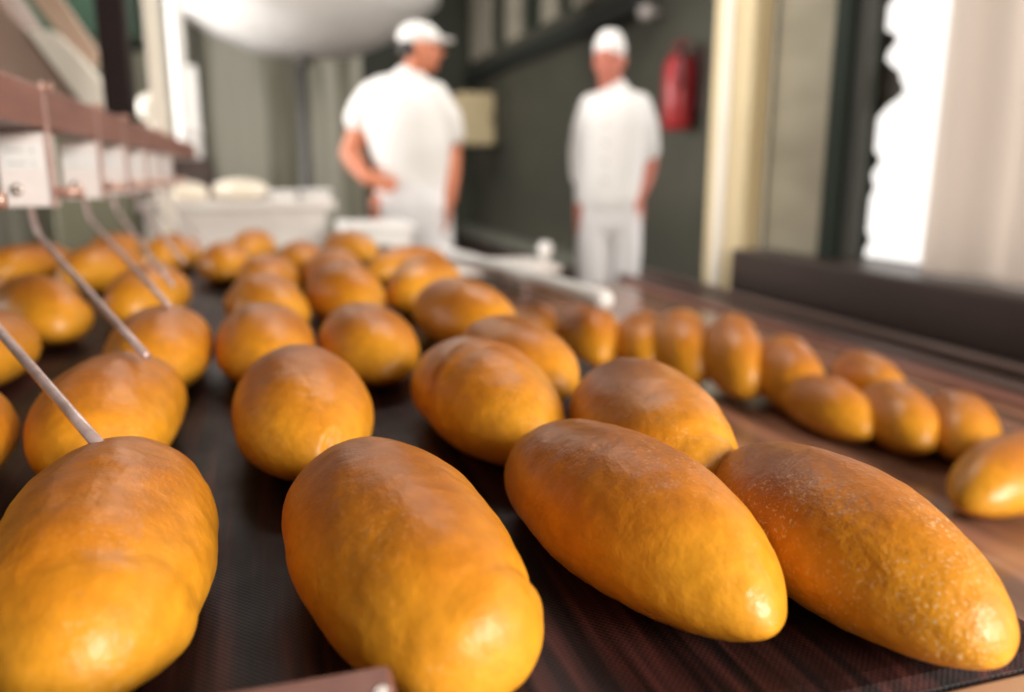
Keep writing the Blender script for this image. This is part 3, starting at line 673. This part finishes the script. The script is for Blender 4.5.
def hand(bm, w, d, side, spread=.010, curl=.3):
    """w wrist, d pointing direction, side: direction to the thumb"""
    w = Vector(w); d = Vector(d).normalized(); side = Vector(side); side = (side-d*side.dot(d)).normalized(); nn = d.cross(side)
    k = w+d*.085
    for t in (-.026, -.009, .009, .026):
        a_ = w+side*t*.5; c = k+side*t; tube_b(bm, [(*a_, .014, .014), (*((a_+c)/2), .014, .014), (*c, .0115, .0115)], 10)
    for i, (t, l) in enumerate(((.030, .072), (.010, .080), (-.010, .075), (-.029, .058))):
        b0 = k+side*t; b1 = b0+(d+side*t*3).normalized()*l*.5+nn*curl*l*.15; b2 = b1+(d+nn*curl*1.6).normalized()*l*.5
        tube_b(bm, [(*b0, .0098, .0098), (*b1, .0090, .0090), (*b2, .0075, .0075)], 10)
    t0 = w+side*.020+d*.02; t1 = t0+(side+d*.8).normalized()*.045; t2 = t1+(d+side*.25).normalized()*.032
    tube_b(bm, [(*t0, .013, .013), (*t1, .0115, .0115), (*t2, .009, .009)], 10)
def head_parts(bm, c, yaw, s=1.0):
    """head centred at c facing local direction yaw (0 = towards -y)"""
    c = Vector(c); Rm = Matrix.Rotation(yaw, 3, 'Z')
    def P(x, y, z): return c+Rm @ Vector((x, y, z))*s
    ell(bm, P(0, .010, .025), (.076*s, .096*s, .098*s), yaw)
    ell(bm, P(0, -.020, -.040), (.060*s, .068*s, .072*s), yaw)
    ell(bm, P(0, -.058, -.088), (.028*s, .024*s, .022*s), yaw)      # chin
    for sx in (-1, 1):
        ell(bm, P(.036*sx, -.062, -.022), (.024*s, .020*s, .022*s), yaw)
        ell(bm, P(.077*sx, .010, -.010), (.010*s, .020*s, .034*s), yaw)
        ell(bm, P(.028*sx, -.078, .026), (.022*s, .010*s, .008*s), yaw)
    tube_b(bm, [(*P(0, -.086, .018), .009*s, .009*s), (*P(0, -.102, -.010), .012*s, .012*s), (*P(0, -.104, -.024), .017*s, .012*s)], 10)
    return P
def face_details(P, yaw, parent, hair_m, s=1.0):
    for sx in (-1, 1):
        bm = bmesh.new(); bmesh.ops.create_uvsphere(bm, u_segments=12, v_segments=8, radius=.011*s, matrix=Matrix.Translation(P(.030*sx, -.078, .006))); tobj(bm, 'eye', M['eye'], parent, True)
    bm = bmesh.new(); ell(bm, P(0, -.086, -.056), (.024*s, .010*s, .008*s), yaw); tobj(bm, 'mouth', M['lip'], parent, True)

def shoe(bm, x, y, ang):
    Rm = Matrix.Rotation(ang, 3, 'Z')
    pts = [Vector((0, .07, .045)), Vector((0, 0, .042)), Vector((0, -.09, .034)), Vector((0, -.17, .028))]; rad = [(.038, .040), (.042, .042), (.046, .034), (.038, .026)]
    tube_b(bm, [(x+(Rm @ p).x, y+(Rm @ p).y, p.z, r_[0], r_[1]) for p, r_ in zip(pts, rad)], 16)

def gz(py, s): return CZ-(py-VY)/s
# left worker: seen from behind, three-quarter, head turned to the right, left hand on the hip
def person_left():
    D = 3.95; s = FPX/D/math.cos(TH); X0 = 410
    rr_ = ray(X0, 172); base = Vector((rr_.x, rr_.y, 0))*(D/ (rr_.x*math.sin(PS)+rr_.y*math.cos(PS)))
    o = tag(empty('person', base, -PS), 'person in a white T-shirt and peaked cap, hand on hip, head turned aside', 'person', 'workers in white at the back of the hall')
    X = lambda px: (px-X0)/s
    Z = lambda py: CZ+ray(X0, py).z*D/(ray(X0, py).x*math.sin(PS)+ray(X0, py).y*math.cos(PS))
    hc = Vector((X(424), -.01, Z(49)))
    bm = bmesh.new()
    yaw = R(100)
    P = head_parts(bm, hc, yaw, .93)
    tube_b(bm, [(X(410), .01, Z(96), .075, .070), (X(413), .005, Z(80), .058, .060), (X(420), 0, Z(62), .055, .058)])
    tube_b(bm, [(X(410), 0, .90, .165, .115), (X(411), .0, 1.05, .150, .105), (X(408), 0, 1.22, .16, .11), (X(405), 0, 1.34, .16, .10), (X(408), 0, 1.40, .10, .07)])
    for sx, fx in ((-1, -.10), (1, .10)):
        tube_b(bm, [(fx, 0, .90, .10, .11), (fx*1.05, -.01, .50, .062, .066), (fx*1.1, .01, .30, .058, .062), (fx*1.1, .02, .10, .042, .045), (fx*1.1, -.02, .05, .04, .045)])
    # near (image left) arm: elbow out, hand on hip
    sh = (X(374), 0, Z(102)); el = (X(350), .0, Z(154)); wr_ = (X(370), -.10, Z(179))
    tube_b(bm, [(*sh, .050, .050), ((sh[0]+el[0])/2, .0, (sh[2]+el[2])/2, .054, .054), (*el, .045, .045)], 16)
    tube_b(bm, [(*el, .044, .044), ((el[0]*2+wr_[0])/3, -.03, (el[2]*2+wr_[2])/3, .046, .046), (*wr_, .030, .030)], 16)
    hand(bm, wr_, (1, -.30, -.22), (.1, 0, 1), curl=.1)
    # far arm hanging
    sh = (X(440), .02, Z(106)); el = (X(452), .03, Z(152)); w2 = (X(450), -.06, Z(200))
    tube_b(bm, [(*sh, .048, .048), (X(450), .03, Z(128), .052, .052), (*el, .044, .044)], 16)
    tube_b(bm, [(*el, .043, .043), (X(452), 0, Z(172), .042, .042), (*w2, .030, .030)], 16)
    hand(bm, w2, (-.05, -.1, -1), (0, -1, 0), curl=.4)
    body = fused(bm, 'body', M['skin'], o, .008, 3)
    face_details(P, yaw, o, None)
    bm = bmesh.new()   # T-shirt
    tube_b(bm, [(X(413), .0, Z(197), .182, .130), (X(414), .0, Z(175), .176, .126), (X(412), 0, Z(150), .192, .140), (X(407), 0, Z(122), .200, .145), (X(406), 0, Z(102), .205, .135), (X(410), 0, Z(89), .165, .105), (X(413), 0, Z(80), .085, .075)], 32)
    tube_b(bm, [(X(378), 0, Z(97), .080, .085), (X(368), .0, Z(108), .078, .082), (X(362), .0, Z(120), .074, .074)], 20)
    tube_b(bm, [(X(434), 0, Z(97), .078, .085), (X(449), .02, Z(120), .070, .078), (X(451), .03, Z(134), .066, .074)], 20)
    fused(bm, 'shirt', M['shirt'], o, .012, 4)
    bm = bmesh.new()   # trousers
    tube_b(bm, [(X(413), 0, Z(192), .186, .135), (X(413), 0, Z(205), .190, .140), (X(413), 0, Z(222), .185, .140)], 28)
    for fx in (-.092, .092):
        tube_b(bm, [(X(413)+fx*.9, 0, Z(205), .105, .130), (X(413)+fx, -.01, .70, .100, .112), (X(413)+fx, -.01, .45, .082, .088), (X(413)+fx*1.05, .01, .16, .070, .078)], 24)
    fused(bm, 'trousers', M['trouser'], o, .012, 4)
    bm = bmesh.new()   # cap with a short peak
    ell(bm, P(0, .012, .055), (.079, .097, .068), yaw)
    tube_b(bm, [(*P(-.03, -.085, .046), .03, .012), (*P(0, -.135, .040), .04, .010), (*P(.03, -.085, .046), .03, .012)], 12)
    ell(bm, P(0, -.10, .045), (.062, .060, .010), yaw)
    fused(bm, 'cap', M['shirt'], o, .008, 3)
    bm = bmesh.new(); ell(bm, P(0, .055, .000), (.072, .058, .050), yaw); tobj(bm, 'hair', M['hair'], o, True)
    for fx in (-.105, .105):
        bm = bmesh.new(); shoe(bm, X(413)+fx, 0, R(150)); tobj(bm, 'shoe', M['shoe'], o, True)
def person_right():
    D = 4.10; s = FPX/D/math.cos(TH); X0 = 610
    rr_ = ray(X0, 172); base = Vector((rr_.x, rr_.y, 0))*(D/(rr_.x*math.sin(PS)+rr_.y*math.cos(PS)))
    o = tag(empty('person', base, -PS), 'person in a loose white jacket and flat cap, standing by the red extinguisher', 'person', 'workers in white at the back of the hall')
    X = lambda px: (px-X0)/s
    Z = lambda py: CZ+ray(X0, py).z*D/(ray(X0, py).x*math.sin(PS)+ray(X0, py).y*math.cos(PS))
    hc = Vector((X(606), -.02, Z(61))); yaw = R(-18)
    bm = bmesh.new(); P = head_parts(bm, hc, yaw, .93)
    tube_b(bm, [(X(612), .01, Z(100), .078, .07), (X(609), .0, Z(86), .058, .058), (X(607), -.005, Z(74), .055, .058)])
    tube_b(bm, [(X(611), 0, .88, .15, .11), (X(611), .0, 1.05, .145, .115), (X(613), 0, 1.20, .14, .10), (X(614), 0, 1.31, .13, .09), (X(613), 0, 1.36, .09, .06)])
    for fx in (-.082, .082):
        tube_b(bm, [(fx, 0, .88, .095, .10), (fx*1.05, -.01, .48, .06, .064), (fx, .01, .28, .056, .06), (fx, .02, .10, .042, .045), (fx, -.02, .05, .04, .045)])
    sh = (X(636), .0, Z(112)); el = (X(650), .03, Z(158)); w_ = (X(639), -.05, Z(195))
    tube_b(bm, [(*sh, .048, .048), (X(648), .02, Z(132), .052, .052), (*el, .044, .044)], 16)
    tube_b(bm, [(*el, .044, .044), (X(646), 0, Z(176), .043, .043), (*w_, .031, .031)], 16)
    hand(bm, w_, (-.12, -.15, -1), (-.3, -1, 0), curl=.5)
    # other arm: behind the back
    sh = (X(593), .02, Z(112)); el = (X(583), .12, Z(156)); w2 = (X(598), .17, Z(190))
    tube_b(bm, [(*sh, .046, .046), (X(582), .06, Z(130), .052, .052), (*el, .044, .044)], 16)
    tube_b(bm, [(*el, .043, .043), (X(590), .15, Z(174), .042, .042), (*w2, .030, .030)], 16)
    hand(bm, w2, (.8, .1, -.6), (0, .2, 1), curl=-.3)
    fused(bm, 'body', M['skin2'], o, .008, 3)
    face_details(P, yaw, o, None)
    bm = bmesh.new()
    tube_b(bm, [(X(609), .0, Z(199), .170, .145), (X(609), .0, Z(180), .170, .147), (X(611), 0, Z(150), .172, .147), (X(613), 0, Z(122), .178, .143), (X(614), 0, Z(108), .165, .130), (X(613), 0, Z(97), .115, .095), (X(612), 0, Z(90), .070, .066)], 32)
    tube_b(bm, [(X(635), 0, Z(106), .072, .080), (X(643), .01, Z(126), .070, .078), (X(647), .025, Z(150), .066, .072)], 20)
    tube_b(bm, [(X(592), 0, Z(107), .070, .080), (X(586), .05, Z(128), .068, .076), (X(583), .10, Z(152), .064, .070), (X(584), .12, Z(176), .06, .06)], 20)
    fused(bm, 'jacket', M['shirt'], o, .012, 4)
    bm = bmesh.new()
    for i, py in enumerate((108, 126, 144, 162, 180)):
        ell(bm, (X(601), -.150 if i else -.140, Z(py)), (.007, .005, .007))
    tobj(bm, 'button_row', M['rib'], o, True)
    bm = bmesh.new()
    tube_b(bm, [(X(610), 0, Z(192), .158, .125), (X(610), 0, Z(205), .162, .130), (X(610), 0, Z(220), .160, .128)], 28)
    for fx in (-.080, .084):
        tube_b(bm, [(X(610)+fx*.9, 0, Z(205), .090, .120), (X(610)+fx, -.01, .66, .084, .100), (X(610)+fx*.95, -.01, .42, .070, .080), (X(610)+fx*.95, .01, .15, .066, .074)], 24)
    fused(bm, 'trousers', M['trouser'], o, .010, 3)
    bm = bmesh.new(); tube_b(bm, [(*P(0, .010, .056), .077, .092), (*P(0, .010, .074), .077, .092), (*P(0, .010, .086), .069, .082)], 28)
    fused(bm, 'cap', M['shirt'], o, .008, 3)
    bm = bmesh.new(); ell(bm, P(0, .045, .015), (.080, .065, .045), yaw); tobj(bm, 'hair', M['grey_hair'], o, True)
    for fx in (-.08, .08):
        bm = bmesh.new(); shoe(bm, X(610)+fx, 0, R(-12)); tobj(bm, 'shoe', M['shoe'], o, True)
person_left(); person_right()

# ------------------------------------------------------------------ light
w = bpy.data.worlds.new('World'); bpy.context.scene.world = w; w.use_nodes = True
bg = w.node_tree.nodes['Background']; bg.inputs[0].default_value = (1.0, .95, .90, 1); bg.inputs[1].default_value = 1.25
def area(name, loc, target, sx, sy, power, c, spread=180):
    l = bpy.data.lights.new(name, 'AREA'); l.shape = 'RECTANGLE'; l.size = sx; l.size_y = sy; l.energy = power; l.color = c; l.spread = R(spread)
    o = bpy.data.objects.new(name, l); col.objects.link(o); o.location = loc
    o.rotation_euler = (Vector(target)-Vector(loc)).to_track_quat('-Z', 'Y').to_euler(); return o
area('window_daylight', (1.9, -2.3, 2.0), (.45, .9, .8), 1.8, 1.2, 172, (1, .93, .84))
area('ceiling_lamp_hall', (.9, 3.0, 3.3), (1.0, 3.9, 1.0), 1.6, .5, 36, (1, .97, .93))
area('ceiling_lamp_back', (-.6, 6.8, 3.4), (-.6, 7.6, 1.0), 2.0, .6, 75, (1, .97, .92))
area('left_hall_fill', (-3.85, 4.6, 1.8), (2, 5.0, 1.5), 2.4, 1.8, 110, (1, .96, .92), 85)  # added fill lamp for hopper, table and workers; the left wall has no window
# ------------------------------------------------------------------ camera
cd = bpy.data.cameras.new('Camera'); cam = bpy.data.objects.new('Camera', cd); col.objects.link(cam)
cam.location = (0, 0, CZ); cam.rotation_euler = (PI/2-TH, 0, -PS)
cd.sensor_width = 36; cd.lens = FPX/1024*36; cd.clip_start = .02
cd.dof.use_dof = True; cd.dof.focus_distance = .52; cd.dof.aperture_fstop = 2.6
sc = bpy.context.scene; sc.camera = cam
sc.view_settings.view_transform = 'Standard'; sc.view_settings.look = 'None'; sc.view_settings.exposure = .22; sc.view_settings.gamma = 1
sc.view_settings.use_curve_mapping = False
